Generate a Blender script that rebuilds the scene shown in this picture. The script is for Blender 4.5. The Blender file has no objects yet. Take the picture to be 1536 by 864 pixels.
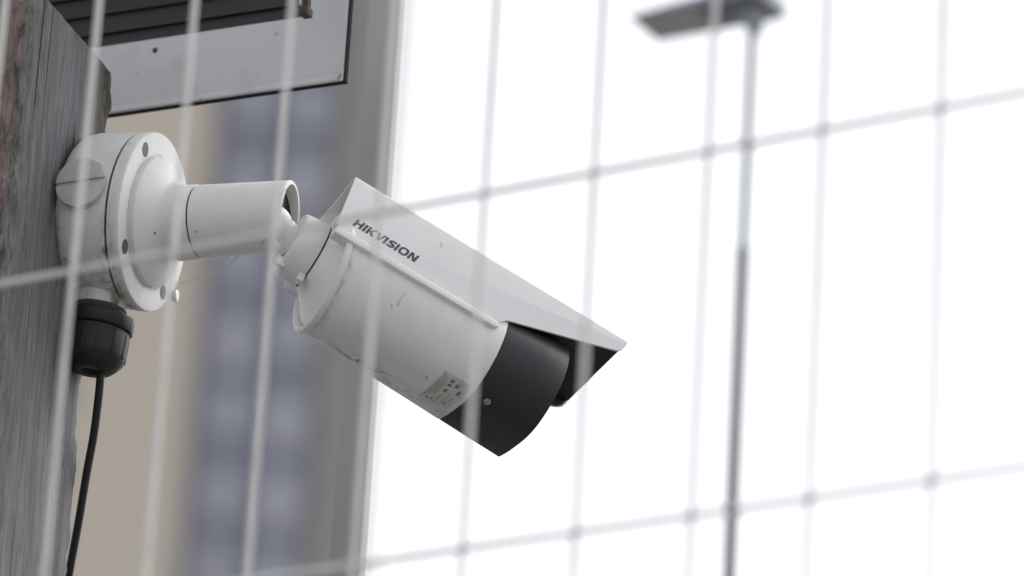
import bpy, bmesh, math, random
from mathutils import Vector, Matrix, noise
random.seed(7)
SC = bpy.context.scene
COL = SC.collection
rad = math.radians

# ------------------------------------------------------------------ camera
F_PX, PITCH, ROLL = 7655.0, 0.3844, 0.0603          # focal length in pixels of a 1536 wide frame
EYE = Vector((0, 0, 1.5))
r0, f0, u0 = Vector((1, 0, 0)), Vector((0, math.cos(PITCH), math.sin(PITCH))), Vector((0, -math.sin(PITCH), math.cos(PITCH)))
CR = r0*math.cos(ROLL) + u0*math.sin(ROLL)
CU = u0*math.cos(ROLL) - r0*math.sin(ROLL)
CF = f0
cam_d = bpy.data.cameras.new('camera')
cam = bpy.data.objects.new('camera', cam_d); COL.objects.link(cam)
cam.matrix_world = Matrix(((CR.x, CU.x, -CF.x, EYE.x), (CR.y, CU.y, -CF.y, EYE.y), (CR.z, CU.z, -CF.z, EYE.z), (0, 0, 0, 1)))
cam_d.sensor_width = 36.0
cam_d.lens = F_PX/1536*36.0
cam_d.clip_start, cam_d.clip_end = 0.05, 3000
cam_d.dof.use_dof = True
cam_d.dof.focus_distance = 3.60
cam_d.dof.aperture_fstop = 5.1
cam_d.dof.aperture_blades = 0
SC.camera = cam

# ------------------------------------------------------------------ light: overcast, brightest part of the sky behind the subject
SUN_EL, SUN_AZ = rad(48), rad(57)                   # azimuth clockwise from +Y (the way the camera looks)
world = bpy.data.worlds.new('World'); SC.world = world
world.use_nodes = True
nt = world.node_tree
bg = nt.nodes['Background']
sky = nt.nodes.new('ShaderNodeTexSky'); sky.sky_type = 'NISHITA'; sky.sun_disc = False
sky.sun_elevation, sky.sun_rotation = SUN_EL, SUN_AZ
sky.air_density, sky.dust_density, sky.ozone_density = 1.0, 1.6, 1.0
hs = nt.nodes.new('ShaderNodeHueSaturation'); hs.inputs['Saturation'].default_value = 0.14
nt.links.new(sky.outputs[0], hs.inputs['Color'])
nt.links.new(hs.outputs[0], bg.inputs['Color'])
bg.inputs['Strength'].default_value = 0.14
sun_d = bpy.data.lights.new('sun', 'SUN'); sun_d.energy = 0.5; sun_d.angle = rad(25); sun_d.color = (1, 0.985, 0.96)
sun = bpy.data.objects.new('sun', sun_d); COL.objects.link(sun)
sd = Vector((math.sin(SUN_AZ)*math.cos(SUN_EL), math.cos(SUN_AZ)*math.cos(SUN_EL), math.sin(SUN_EL)))
sun.rotation_euler = sd.to_track_quat('Z', 'Y').to_euler()
sun.location = (0, 0, 12)
SC.view_settings.view_transform = 'Standard'; SC.view_settings.look = 'None'
SC.view_settings.exposure = 0.82; SC.view_settings.gamma = 1.0

# ------------------------------------------------------------------ helpers
def P(px, py, d):
    """the place that is d metres ahead of the camera in the direction of a photo pixel"""
    return EYE + CF*d + CR*((px-768)/F_PX*d) + CU*((432-py)/F_PX*d)
def V(x, y, z):
    """camera style vector (right, up, away) as a world direction"""
    return CR*x + CU*y + CF*z
UP = Vector((0, 0, 1))
K = 3.6/F_PX                                         # metres per pixel at the security camera

class Frame:
    def __init__(s, o, x, y, z, k=1.0): s.o, s.x, s.y, s.z, s.k = o, x, y, z, k
    def __call__(s, x, y, z): return s.o + (s.x*x + s.y*y + s.z*z)*s.k
class G:
    """a growing mesh in world coordinates"""
    def __init__(s): s.v, s.f = [], []
    def add(s, vs, fs):
        b = len(s.v); s.v += [Vector(v) for v in vs]; s.f += [tuple(i+b for i in f) for f in fs]; return s
    def box(s, fr, x0, x1, y0, y1, z0, z1):
        vs = [fr(x, y, z) for x in (x0, x1) for y in (y0, y1) for z in (z0, z1)]
        return s.add(vs, [(0, 1, 3, 2), (4, 6, 7, 5), (0, 4, 5, 1), (2, 3, 7, 6), (0, 2, 6, 4), (1, 5, 7, 3)])
    def lathe(s, fr, prof, n=64, closed=False, a0=0, a1=2*math.pi):
        """profile of (along x, radius) turned round the frame's x axis"""
        full = abs(a1-a0-2*math.pi) < 1e-6
        m = n if full else n+1
        vs = []
        for x, r in prof:
            for i in range(m):
                t = a0+(a1-a0)*i/n; vs.append(fr(x, r*math.cos(t), r*math.sin(t)))
        fs = []
        for j in range(len(prof)-1):
            for i in range(n):
                i2 = (i+1) % m
                fs.append((j*m+i, j*m+i2, (j+1)*m+i2, (j+1)*m+i))
        return s.add(vs, fs)
    def tube(s, pts, r, n=10, caps=True):
        pts = [Vector(p) for p in pts]; vs, fs = [], []
        rr = r if isinstance(r, (list, tuple)) else [r]*len(pts)
        ref = None
        for i, p in enumerate(pts):
            t = (pts[min(i+1, len(pts)-1)]-pts[max(i-1, 0)]).normalized()
            if ref is None: ref = t.orthogonal().normalized()
            a = (ref - t*ref.dot(t)).normalized(); b = t.cross(a); ref = a
            for j in range(n):
                an = 2*math.pi*j/n; vs.append(p+(a*math.cos(an)+b*math.sin(an))*rr[i])
        for i in range(len(pts)-1):
            for j in range(n):
                fs.append((i*n+j, i*n+(j+1) % n, (i+1)*n+(j+1) % n, (i+1)*n+j))
        if caps: fs += [tuple(range(n)), tuple(range((len(pts)-1)*n, len(pts)*n))]
        return s.add(vs, fs)
    def prism(s, fr, poly, y0, y1):
        """polygon of (x, z) given depth y0..y1"""
        n = len(poly)
        vs = [fr(x, y0, z) for x, z in poly]+[fr(x, y1, z) for x, z in poly]
        fs = [tuple(range(n)), tuple(range(n, 2*n))]+[(i, (i+1) % n, n+(i+1) % n, n+i) for i in range(n)]
        return s.add(vs, fs)

def build(name, g, mat, parent=None, origin=None, smooth=35, bevel=0, seg=2, recalc=True):
    o0 = Vector(origin) if origin is not None else (parent['_o'] if parent is not None and '_o' in parent else Vector((0, 0, 0)))
    o0 = Vector(o0)
    me = bpy.data.meshes.new(name)
    me.from_pydata([v-o0 for v in g.v], [], g.f)
    bm = bmesh.new(); bm.from_mesh(me)
    bmesh.ops.remove_doubles(bm, verts=bm.verts, dist=1e-6)
    if recalc: bmesh.ops.recalc_face_normals(bm, faces=bm.faces)
    if bevel:
        es = [e for e in bm.edges if len(e.link_faces) == 2 and e.calc_face_angle() > rad(40)]
        bmesh.ops.bevel(bm, geom=es, offset=bevel, segments=seg, affect='EDGES', profile=0.5, clamp_overlap=True)
    bm.to_mesh(me); bm.free()
    for p in me.polygons: p.use_smooth = True
    me.set_sharp_from_angle(angle=rad(smooth))
    me.materials.append(mat)
    o = bpy.data.objects.new(name, me); COL.objects.link(o)
    o.location = o0
    if parent is not None:
        o.parent = parent
        if parent.type == 'MESH' or '_o' in parent: o.location = o0-Vector(parent['_o'])
    o['_o'] = o0
    return o
def thing(name, loc, label, cat, group=None):
    o = bpy.data.objects.new(name, None); COL.objects.link(o); o.location = loc; o['_o'] = Vector(loc)
    o.empty_display_size = 0.1
    o['label'] = label; o['category'] = cat
    if group: o['group'] = group
    return o
def grime(o, fn):
    me = o.data; at = me.attributes.new('grime', 'FLOAT', 'POINT'); o0 = Vector(o['_o'])
    at.data.foreach_set('value', [max(0.0, min(1.0, fn(v.co+o0))) for v in me.vertices])
def loc(fr, p):
    d = p-fr.o; return d.dot(fr.x)/fr.k, d.dot(fr.y)/fr.k, d.dot(fr.z)/fr.k
def copy_to(o, parent, delta):
    c = o.copy(); COL.objects.link(c); c.parent = parent; c.location = o.location+delta; return c

# ------------------------------------------------------------------ materials
def mat(name, col, rough=0.5, metal=0.0, spec=0.5):
    m = bpy.data.materials.new(name); m.use_nodes = True
    b = m.node_tree.nodes['Principled BSDF']
    b.inputs['Base Color'].default_value = (*col, 1); b.inputs['Roughness'].default_value = rough
    b.inputs['Metallic'].default_value = metal; b.inputs['Specular IOR Level'].default_value = spec
    return m
def nodes(m):
    t = m.node_tree; return t, t.nodes['Principled BSDF'], (lambda k: t.nodes.new('ShaderNode'+k)), t.links.new
def ramp(n, stops):
    cr = n.color_ramp
    while len(cr.elements) < len(stops): cr.elements.new(0.5)
    for e, (p, c) in zip(cr.elements, stops): e.position = p; e.color = (*c, 1)
def dirty(name, col, dirt=(0.12, 0.10, 0.075), rough=0.42, amount=0.5, scale=60, fine=900, spots=True, bump=0.12, stain=0.5, specks=0, rare=0.8, spot=0.17):
    """paint with grime: cloudy film, streaky stains and sparse specks"""
    m = mat(name, col, rough); t, b, N, L = nodes(m)
    tc = N('TexCoord')
    n1 = N('TexNoise'); n1.inputs['Scale'].default_value = scale; n1.inputs['Detail'].default_value = 8; n1.inputs['Roughness'].default_value = 0.62
    L(tc.outputs['Object'], n1.inputs['Vector'])
    r1 = N('ValToRGB'); ramp(r1, [(0.50, (0, 0, 0)), (0.86, (amount,)*3)]); L(n1.outputs['Fac'], r1.inputs['Fac'])
    mx = N('Mix'); mx.data_type = 'RGBA'; mx.inputs['A'].default_value = (*col, 1); mx.inputs['B'].default_value = (*dirt, 1)
    L(r1.outputs['Color'], mx.inputs['Factor'])
    last = mx.outputs['Result']
    if spots:
        n2 = N('TexNoise'); n2.inputs['Scale'].default_value = scale*2.6; n2.inputs['Detail'].default_value = 3; n2.inputs['Distortion'].default_value = 0.6
        L(tc.outputs['Object'], n2.inputs['Vector'])
        r2 = N('ValToRGB'); ramp(r2, [(0.70, (0, 0, 0)), (0.78, (stain,)*3)]); L(n2.outputs['Fac'], r2.inputs['Fac'])
        m2 = N('Mix'); m2.data_type = 'RGBA'; m2.inputs['B'].default_value = (dirt[0]*0.6, dirt[1]*0.55, dirt[2]*0.5, 1)
        L(r2.outputs['Color'], m2.inputs['Factor']); L(last, m2.inputs['A']); last = m2.outputs['Result']
    if specks:
        nd_ = N('TexNoise'); nd_.inputs['Scale'].default_value = specks*5; nd_.inputs['Detail'].default_value = 3; L(tc.outputs['Object'], nd_.inputs['Vector'])
        va = N('VectorMath'); va.operation = 'MULTIPLY_ADD'; va.inputs[1].default_value = (0.35/specks,)*3
        L(nd_.outputs['Color'], va.inputs[0]); L(tc.outputs['Object'], va.inputs[2])
        vo = N('TexVoronoi'); vo.inputs['Scale'].default_value = specks; L(va.outputs[0], vo.inputs['Vector'])
        sx = N('SeparateColor'); L(vo.outputs['Color'], sx.inputs[0])
        th_ = N('MapRange'); th_.inputs['From Min'].default_value = rare; th_.inputs['From Max'].default_value = 1.0; th_.inputs['To Max'].default_value = spot
        L(sx.outputs[0], th_.inputs['Value'])
        lt_ = N('Math'); lt_.operation = 'LESS_THAN'; L(vo.outputs['Distance'], lt_.inputs[0]); L(th_.outputs['Result'], lt_.inputs[1])
        ml_ = N('Math'); ml_.operation = 'MULTIPLY'; ml_.inputs[1].default_value = 0.75; L(lt_.outputs[0], ml_.inputs[0])
        m7 = N('Mix'); m7.data_type = 'RGBA'; m7.inputs['B'].default_value = (0.09, 0.075, 0.06, 1)
        L(ml_.outputs[0], m7.inputs['Factor']); L(last, m7.inputs['A']); last = m7.outputs['Result']
    ga = N('Attribute'); ga.attribute_name = 'grime'
    mp = N('Mapping'); mp.inputs['Scale'].default_value = (150, 150, 60); L(tc.outputs['Object'], mp.inputs['Vector'])
    n4 = N('TexNoise'); n4.inputs['Scale'].default_value = 1; n4.inputs['Detail'].default_value = 6; n4.inputs['Distortion'].default_value = 0.8
    L(mp.outputs['Vector'], n4.inputs['Vector'])
    r4 = N('ValToRGB'); ramp(r4, [(0.42, (0, 0, 0)), (0.66, (1, 1, 1))]); L(n4.outputs['Fac'], r4.inputs['Fac'])
    mg = N('Math'); mg.operation = 'MULTIPLY'; L(ga.outputs['Fac'], mg.inputs[0]); L(r4.outputs['Color'], mg.inputs[1])
    m5 = N('Mix'); m5.data_type = 'RGBA'; m5.inputs['B'].default_value = (0.13, 0.10, 0.072, 1)
    L(mg.outputs[0], m5.inputs['Factor']); L(last, m5.inputs['A']); last = m5.outputs['Result']
    L(last, b.inputs['Base Color'])
    rr = N('MapRange'); rr.inputs['To Min'].default_value = rough-0.08; rr.inputs['To Max'].default_value = rough+0.2
    L(n1.outputs['Fac'], rr.inputs['Value']); L(rr.outputs['Result'], b.inputs['Roughness'])
    if bump:
        n3 = N('TexNoise'); n3.inputs['Scale'].default_value = fine; n3.inputs['Detail'].default_value = 2
        L(tc.outputs['Object'], n3.inputs['Vector'])
        bp = N('Bump'); bp.inputs['Strength'].default_value = bump; bp.inputs['Distance'].default_value = 0.0006
        L(n3.outputs['Fac'], bp.inputs['Height']); L(bp.outputs['Normal'], b.inputs['Normal'])
    return m

M = {}
M['white'] = dirty('white_paint', (0.77, 0.757, 0.74), amount=0.14, scale=30, stain=0.6, specks=75)
M['box_white'] = dirty('white_casting', (0.73, 0.718, 0.70), amount=0.22, scale=26, stain=0.7, specks=90)
M['shield'] = dirty('white_shield_paint', (0.70, 0.695, 0.70), amount=0.08, scale=26, stain=0.3, rough=0.38, specks=50)
M['plug'] = dirty('grey_white_plastic', (0.55, 0.54, 0.52), amount=0.4, scale=50)
M['black'] = dirty('black_plastic', (0.018, 0.0175, 0.0225), dirt=(0.04, 0.04, 0.04), rough=0.46, amount=0.3, scale=70, stain=0.2, bump=0.2, specks=80, rare=0.6, spot=0.1)
M['gland'] = dirty('black_nylon', (0.006, 0.006, 0.0065), dirt=(0.025, 0.024, 0.023), rough=0.5, amount=0.4, scale=90, stain=0.3)
M['cable'] = mat('black_cable_sheath', (0.008, 0.008, 0.009), 0.5)
M['underside_shade'] = mat('dark_underside_shade', (0.02, 0.02, 0.022), 0.6)  # near-black colour stands in for shade inside the white shield
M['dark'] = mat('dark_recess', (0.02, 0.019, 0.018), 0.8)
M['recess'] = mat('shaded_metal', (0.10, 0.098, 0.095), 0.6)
M['seam'] = dirty('grimy_seam', (0.03, 0.026, 0.022), dirt=(0.15, 0.13, 0.10), amount=0.8, scale=140, rough=0.8, spots=False, bump=0)
M['ink'] = mat('dark_grey_print', (0.035, 0.034, 0.045), 0.5)
M['sticker'] = dirty('sticker_paper', (0.60, 0.585, 0.56), dirt=(0.2, 0.15, 0.1), amount=0.6, scale=55, stain=0.7, rough=0.5, bump=0)
M['sticker_ink'] = mat('faded_print', (0.2, 0.19, 0.185), 0.6)
M['steel'] = dirty('galvanised_wire', (0.74, 0.725, 0.71), dirt=(0.46, 0.43, 0.40), rough=0.55, amount=0.5, scale=40, spots=False, bump=0)
M['screw'] = mat('screw_steel', (0.45, 0.42, 0.39), 0.35, 0.9)
M['lens'] = mat('dark_glass', (0.01, 0.01, 0.014), 0.05)
M['sheet'] = dirty('grey_painted_sheet', (0.54, 0.54, 0.55), dirt=(0.07, 0.06, 0.05), amount=0.42, scale=14, stain=0.6, rough=0.4, bump=0.05, specks=46, rare=0.2, spot=0.27)
M['dark_metal_shade'] = mat('dark_metal_edge_shade', (0.02, 0.02, 0.022), 0.9, spec=0.1)  # dark metal, also used to paint shade on the frame's edges
M['slat'] = dirty('dark_louvre_paint', (0.014, 0.015, 0.015), dirt=(0.008, 0.008, 0.008), amount=0.6, scale=12, spots=False, rough=0.55)
M['rust'] = dirty('rusty_latch', (0.05, 0.036, 0.03), dirt=(0.05, 0.03, 0.02), amount=0.8, scale=160, rough=0.7)
M['post'] = dirty('grey_post_paint', (0.40, 0.39, 0.37), amount=0.2, scale=10, rough=0.45, spots=False)
M['lamp'] = mat('lamp_housing', (0.27, 0.28, 0.335), 0.5)
M['lamp_under'] = mat('lamp_underside', (0.55, 0.54, 0.54), 0.5)
M['pole'] = mat('lamp_pole_paint', (0.16, 0.16, 0.17), 0.5)
M['beige'] = dirty('beige_cladding', (0.68, 0.60, 0.51), dirt=(0.57, 0.49, 0.41), amount=0.5, scale=0.25, spots=False, rough=0.8, bump=0)
M['stone'] = dirty('grey_beige_cladding', (0.36, 0.345, 0.315), dirt=(0.28, 0.265, 0.24), amount=0.5, scale=0.3, spots=False, rough=0.8, bump=0)
M['blue'] = mat('blue_grey_spandrel', (0.29, 0.295, 0.365), 0.5)
M['pale'] = mat('pale_panel', (0.55, 0.55, 0.62), 0.5)
M['web'] = mat('spider_silk', (0.7, 0.7, 0.7), 0.5)

def wood(name, base, streak, warm, moss=True, edge_dirt=False):
    m = mat(name, base, 0.85, spec=0.2); t, b, N, L = nodes(m)
    tc = N('TexCoord')
    def nz(sx, sz, detail=6, dist=0.0, rough=0.6):
        mp = N('Mapping'); mp.inputs['Scale'].default_value = (sx, sx, sz)
        L(tc.outputs['Object'], mp.inputs['Vector'])
        n = N('TexNoise'); n.inputs['Scale'].default_value = 1; n.inputs['Detail'].default_value = detail
        n.inputs['Distortion'].default_value = dist; n.inputs['Roughness'].default_value = rough
        L(mp.outputs['Vector'], n.inputs['Vector']); return n
    fine = nz(520, 26, 8, 0.6, 0.7); mid = nz(120, 9, 8, 1.2, 0.68); big = nz(20, 4, 4, 0.3); pore = nz(600, 60, 3)
    r1 = N('ValToRGB'); ramp(r1, [(0.30, tuple(c*0.6 for c in base)), (0.48, base), (0.72, streak)]); L(fine.outputs['Fac'], r1.inputs['Fac'])
    r2 = N('ValToRGB'); ramp(r2, [(0.30, (0.62, 0.605, 0.595)), (0.52, (0.95, 0.95, 0.96)), (0.7, (1.12, 1.12, 1.14))]); L(mid.outputs['Fac'], r2.inputs['Fac'])
    mu = N('Mix'); mu.data_type = 'RGBA'; mu.blend_type = 'MULTIPLY'; mu.inputs['Factor'].default_value = 1
    L(r1.outputs['Color'], mu.inputs['A']); L(r2.outputs['Color'], mu.inputs['B'])
    r3 = N('ValToRGB'); ramp(r3, [(0.48, (0, 0, 0)), (0.72, (0.6,)*3)]); L(big.outputs['Fac'], r3.inputs['Fac'])
    mx = N('Mix'); mx.data_type = 'RGBA'; mx.inputs['B'].default_value = (*warm, 1)
    L(r3.outputs['Color'], mx.inputs['Factor']); L(mu.outputs['Result'], mx.inputs['A'])
    last = mx.outputs['Result']
    # long dark checks
    crk = nz(150, 2.4, 3, 0.8); r5 = N('ValToRGB'); ramp(r5, [(0.325, (1, 1, 1)), (0.36, (0, 0, 0))]); L(crk.outputs['Fac'], r5.inputs['Fac'])
    mc = N('Mix'); mc.data_type = 'RGBA'; mc.inputs['B'].default_value = (0.03, 0.026, 0.022, 1)
    L(r5.outputs['Color'], mc.inputs['Factor']); L(last, mc.inputs['A']); last = mc.outputs['Result']
    if moss:
        at = N('Attribute'); at.attribute_name = 'moss'
        mn = nz(160, 90, 5); mm = N('Math'); mm.operation = 'MULTIPLY'; L(at.outputs['Fac'], mm.inputs[0])
        r4 = N('ValToRGB'); ramp(r4, [(0.30, (0, 0, 0)), (0.50, (1, 1, 1))]); L(mn.outputs['Fac'], r4.inputs['Fac']); L(r4.outputs['Color'], mm.inputs[1])
        m4 = N('Mix'); m4.data_type = 'RGBA'; m4.inputs['B'].default_value = (0.075, 0.072, 0.040, 1)
        L(mm.outputs[0], m4.inputs['Factor']); L(last, m4.inputs['A']); last = m4.outputs['Result']
        ae = N('Attribute'); ae.attribute_name = 'worn'
        me_ = N('Math'); me_.operation = 'MULTIPLY'; L(ae.outputs['Fac'], me_.inputs[0])
        en = nz(150, 50, 6, 0.5, 0.7); r6 = N('ValToRGB'); ramp(r6, [(0.36, (0.9,)*3), (0.56, (0.15,)*3)]); L(en.outputs['Fac'], r6.inputs['Fac']); L(r6.outputs['Color'], me_.inputs[1])
        m6 = N('Mix'); m6.data_type = 'RGBA'; m6.inputs['B'].default_value = (0.05, 0.043, 0.036, 1)
        L(me_.outputs[0], m6.inputs['Factor']); L(last, m6.inputs['A']); last = m6.outputs['Result']
    mpk = N('Mapping'); mpk.inputs['Scale'].default_value = (22, 22, 6); L(tc.outputs['Object'], mpk.inputs['Vector'])
    vk = N('TexVoronoi'); vk.inputs['Scale'].default_value = 1; L(mpk.outputs['Vector'], vk.inputs['Vector'])
    sk = N('SeparateColor'); L(vk.outputs['Color'], sk.inputs[0])
    gk = N('Math'); gk.operation = 'GREATER_THAN'; gk.inputs[1].default_value = 0.72; L(sk.outputs[0], gk.inputs[0])
    rk = N('ValToRGB'); ramp(rk, [(0.0, (0.85,)*3), (0.10, (0.7,)*3), (0.17, (0.25,)*3), (0.24, (0, 0, 0))]); L(vk.outputs['Distance'], rk.inputs['Fac'])
    mk = N('Math'); mk.operation = 'MULTIPLY'; L(gk.outputs[0], mk.inputs[0]); L(rk.outputs['Color'], mk.inputs[1])
    m8 = N('Mix'); m8.data_type = 'RGBA'; m8.inputs['B'].default_value = (0.07, 0.055, 0.045, 1)
    L(mk.outputs[0], m8.inputs['Factor']); L(last, m8.inputs['A']); last = m8.outputs['Result']
    L(last, b.inputs['Base Color'])
    ad = N('Math'); ad.operation = 'ADD'; L(fine.outputs['Fac'], ad.inputs[0]); L(mid.outputs['Fac'], ad.inputs[1])
    a2 = N('Math'); a2.operation = 'MULTIPLY_ADD'; L(pore.outputs['Fac'], a2.inputs[0]); a2.inputs[1].default_value = 0.4; L(ad.outputs[0], a2.inputs[2])
    a3 = N('Math'); a3.operation = 'SUBTRACT'; L(a2.outputs[0], a3.inputs[0]); L(r5.outputs['Color'], a3.inputs[1])
    bp = N('Bump'); bp.inputs['Strength'].default_value = 0.7; bp.inputs['Distance'].default_value = 0.0022
    L(a3.outputs[0], bp.inputs['Height']); L(bp.outputs['Normal'], b.inputs['Normal'])
    return m
M['wood'] = wood('weathered_timber', (0.205, 0.205, 0.212), (0.33, 0.33, 0.345), (0.15, 0.138, 0.125))
M['wood_sawn'] = wood('reddish_sawn_timber', (0.32, 0.255, 0.235), (0.42, 0.35, 0.33), (0.24, 0.15, 0.13), moss=True)

# ------------------------------------------------------------------ ground
gm = mat('gravel_asphalt', (0.16, 0.155, 0.15), 0.9); t, b, N, L = nodes(gm)
tc = N('TexCoord'); n1 = N('TexNoise'); n1.inputs['Scale'].default_value = 6; n1.inputs['Detail'].default_value = 9
L(tc.outputs['Object'], n1.inputs['Vector']); r1 = N('ValToRGB'); ramp(r1, [(0.3, (0.10, 0.098, 0.095)), (0.7, (0.24, 0.23, 0.22))])
L(n1.outputs['Fac'], r1.inputs['Fac']); L(r1.outputs['Color'], b.inputs['Base Color'])
bp = N('Bump'); bp.inputs['Strength'].default_value = 0.5; bp.inputs['Distance'].default_value = 0.01
n2 = N('TexNoise'); n2.inputs['Scale'].default_value = 80; L(tc.outputs['Object'], n2.inputs['Vector']); L(n2.outputs['Fac'], bp.inputs['Height']); L(bp.outputs['Normal'], b.inputs['Normal'])
g = G().add([(-1200, -1200, 0), (1200, -1200, 0), (1200, 1200, 0), (-1200, 1200, 0)], [(0, 1, 2, 3)])
gr = build('ground', g, gm); gr['kind'] = 'structure'

# ------------------------------------------------------------------ security camera: frames
# n: out of the junction box along the arm; e: horizontal, away along the post's face
n = V(0.945, -0.035, -0.325).normalized()
bw = UP.cross(n).normalized()                        # horizontal, square to n
if bw.dot(CF) > 0: bw = -bw                          # towards the viewer
bv = n.cross(bw)
if bv.z < 0: bv = -bv
LID = P(231, 333, 3.629)                             # centre of the junction box lid's face
FB = Frame(LID, n, bw, bv, K)
BASE = FB(-111, 0, 0)

cam_root = thing('security_camera', BASE, 'white bullet security camera with black front, on a round junction box and arm', 'security camera')
def part(name, g, m, parent=None, **kw): return build(name, g, M[m], parent or cam_root, origin=cam_root['_o'], **kw)

# junction box
g = G().lathe(FB, [(-111, 0), (-111, 118), (-108, 124), (-98, 130), (-86, 132.5), (-70, 133), (-52, 133.4), (-40, 133.6), (-33, 133.8), (-28, 134), (-24, 134), (-24, 0)], 96)
g.lathe(Frame(FB(-62, 0, -118), -bv, n, bw, K), [(-24, 44), (20, 43), (26, 42), (26.5, 0)], 48)
box = part('junction_box', g, 'box_white', bevel=0)
def box_grime(p):
    x, y, z = loc(FB, p)
    low = max(0, min(1, (-z+5)/90))
    return max(0, 1-abs(x+22)/14)*low*1.1+max(0, 1-abs(x+104)/12)*(0.3+low)*0.7+(0.35*low if z < -95 else 0)
grime(box, box_grime)
g = G().lathe(FB, [(-111.6, 0), (-111.6, 123), (-110, 124.5), (-108.6, 123), (-108.6, 100)], 64)
part('base_gasket', g, 'seam', box)
g = G().lathe(FB, [(-23.6, 0), (-23.6, 131), (-21.2, 131), (-21.2, 0)], 96)
part('lid_seam', g, 'seam', box)
LR = [(-20.8, 0), (-20.8, 133), (-19, 135.5), (-14, 135.7), (-8, 135.9), (-3, 136), (-0.8, 135), (0, 133)]
g = G().lathe(FB, LR+[(0, 103), (-1.8, 102.5), (-1.8, 100), (0, 99.6), (8, 99), (9.5, 97.5), (13, 93), (19, 84), (25, 73), (29, 64.5), (32, 60), (36, 58), (52, 57.6)], 128)
lid = part('lid', g, 'box_white')
grime(lid, lambda p: (lambda q: max(0, 1-abs(q[0]+16)/12)*max(0, -q[2]/110)*0.75+(max(0, 1-abs(q[0]-1)/4)*max(0, -q[2]/130)*0.25))(loc(FB, p)))
for (A, B) in ((84.7, 80), (-76, 86), (76, -84), (-82, -80)):
    h = Frame(FB(0, B, A), n, bw, bv, K)
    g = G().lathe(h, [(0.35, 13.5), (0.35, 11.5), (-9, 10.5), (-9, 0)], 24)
    # the drilled recess is a flat dark disc on the lid, its shade painted
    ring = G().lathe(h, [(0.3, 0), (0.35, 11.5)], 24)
    part('screw_recess_shade', ring, 'recess', lid)
g = G().lathe(Frame(FB(2, -121, -72), n, bw, bv, K), [(-3, 0), (-3, 9), (4, 9), (5, 7.5), (5, 0)], 20)
part('screw', g, 'screw', lid)
# slotted plug facing the viewer
FP = Frame(FB(-66, 126, 3), bw, n, bv, K)
g = G().lathe(FP, [(-12, 44), (2, 44), (3, 43), (3, 41)], 64)
pl = part('plug_boss', g, 'box_white', box)
# the coin slot is a real groove: two half discs with a floor between
sa = rad(10)
def half(sign):
    pts = []
    h0 = 3.4
    a_0 = math.asin(h0/39.0)
    for i in range(33):
        t_ = a_0+(math.pi-2*a_0)*i/32
        x, z = 39*math.cos(t_), 39*math.sin(t_)*1.0
        pts.append((x, z*sign))
    return pts
g = G()
c_, s_ = math.cos(sa), math.sin(sa)
FPr = Frame(FP.o, bw, n*c_+bv*s_, bv*c_-n*s_, K)
FQ = Frame(FP.o, FPr.y, FPr.x, FPr.z, K)
for sg in (1, -1): g.prism(FQ, half(sg), 0, 17)
g.lathe(FPr, [(0, 39), (13, 39), (13, 0)], 64)
part('plug', g, 'plug', box, bevel=0.6*K)
for sg in (1, -1):
    pass

# arm
aA, aB = FB(50, 0, 0), P(431, 324, 3.5955)
ad = (aB-aA).normalized(); alen = (aB-aA).length/K
ay = (bw-ad*bw.dot(ad)).normalized(); az = ad.cross(ay); az = az if az.z > 0 else -az
FA = Frame(aA, ad, ay, az, K)
sx = (306-275)/0.945+0
g = G().lathe(FA, [(-4, 57.5), (24, 57), (25, 56.3), (25, 50)], 96)
part('arm_sleeve', g, 'white')
g = G().lathe(FA, [(24, 53.5), (30, 53.5)], 96); part('arm_seam', g, 'seam')
# outer tube: hollow, with a slot at the underside of its end for the ball neck
g = G(); nA, nX = 96, 30
x0, x1 = 27.6, alen
def tube_end(t_):   # how far the tube reaches at angle t_ (0 = towards viewer, 90 = up)
    dd = (math.degrees(t_)+180) % 360-180
    q = max(0.0, 1-abs(dd+62)/66.0)
    return x1+4 - 15*(q*q*(3-2*q)) + 4*max(0, math.sin(t_)) + 7*math.cos(t_)
vs, fs = [], []
for R_ in (56.0, 49.5):
    for j in range(nX+1):
        for i in range(nA):
            t_ = 2*math.pi*i/nA
            xe = tube_end(t_); x = x0+(xe-x0)*j/nX
            rr = R_*(1-0.045*(x-x0)/(x1-x0))
            if R_ > 50 and j == nX: rr -= 1.6
            if R_ > 50 and j == nX-1: x = xe-2.2
            if j == 0 and R_ > 50: rr -= 0.8
            vs.append(FA(x, rr*math.cos(t_), rr*math.sin(t_)))
for q in range(2):
    for j in range(nX):
        for i in range(nA):
            b0 = q*(nX+1)*nA; i2 = (i+1) % nA
            fs.append((b0+j*nA+i, b0+j*nA+i2, b0+(j+1)*nA+i2, b0+(j+1)*nA+i))
o_ = (nX+1)*nA
for i in range(nA):
    i2 = (i+1) % nA
    fs.append((nX*nA+i, nX*nA+i2, o_+nX*nA+i2, o_+nX*nA+i)); fs.append((i, i2, o_+i2, o_+i))
g.add(vs, fs)
arm = part('arm', g, 'white')

# camera body frame: a = the way it looks, cu = its top, cn = its near side
a = V(0.843, -0.509, 0.174).normalized()
cu = V(0.284, 0.704, 0.68); cu = (cu-a*cu.dot(a)).normalized()
cn = a.cross(cu)
if cn.dot(CF) > 0: cn = -cn
R = 94.0
CEN = P(491, 411, 3.6)
FC = Frame(CEN, a, cn, cu, K)
W, U = 96.0, 113.6

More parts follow.
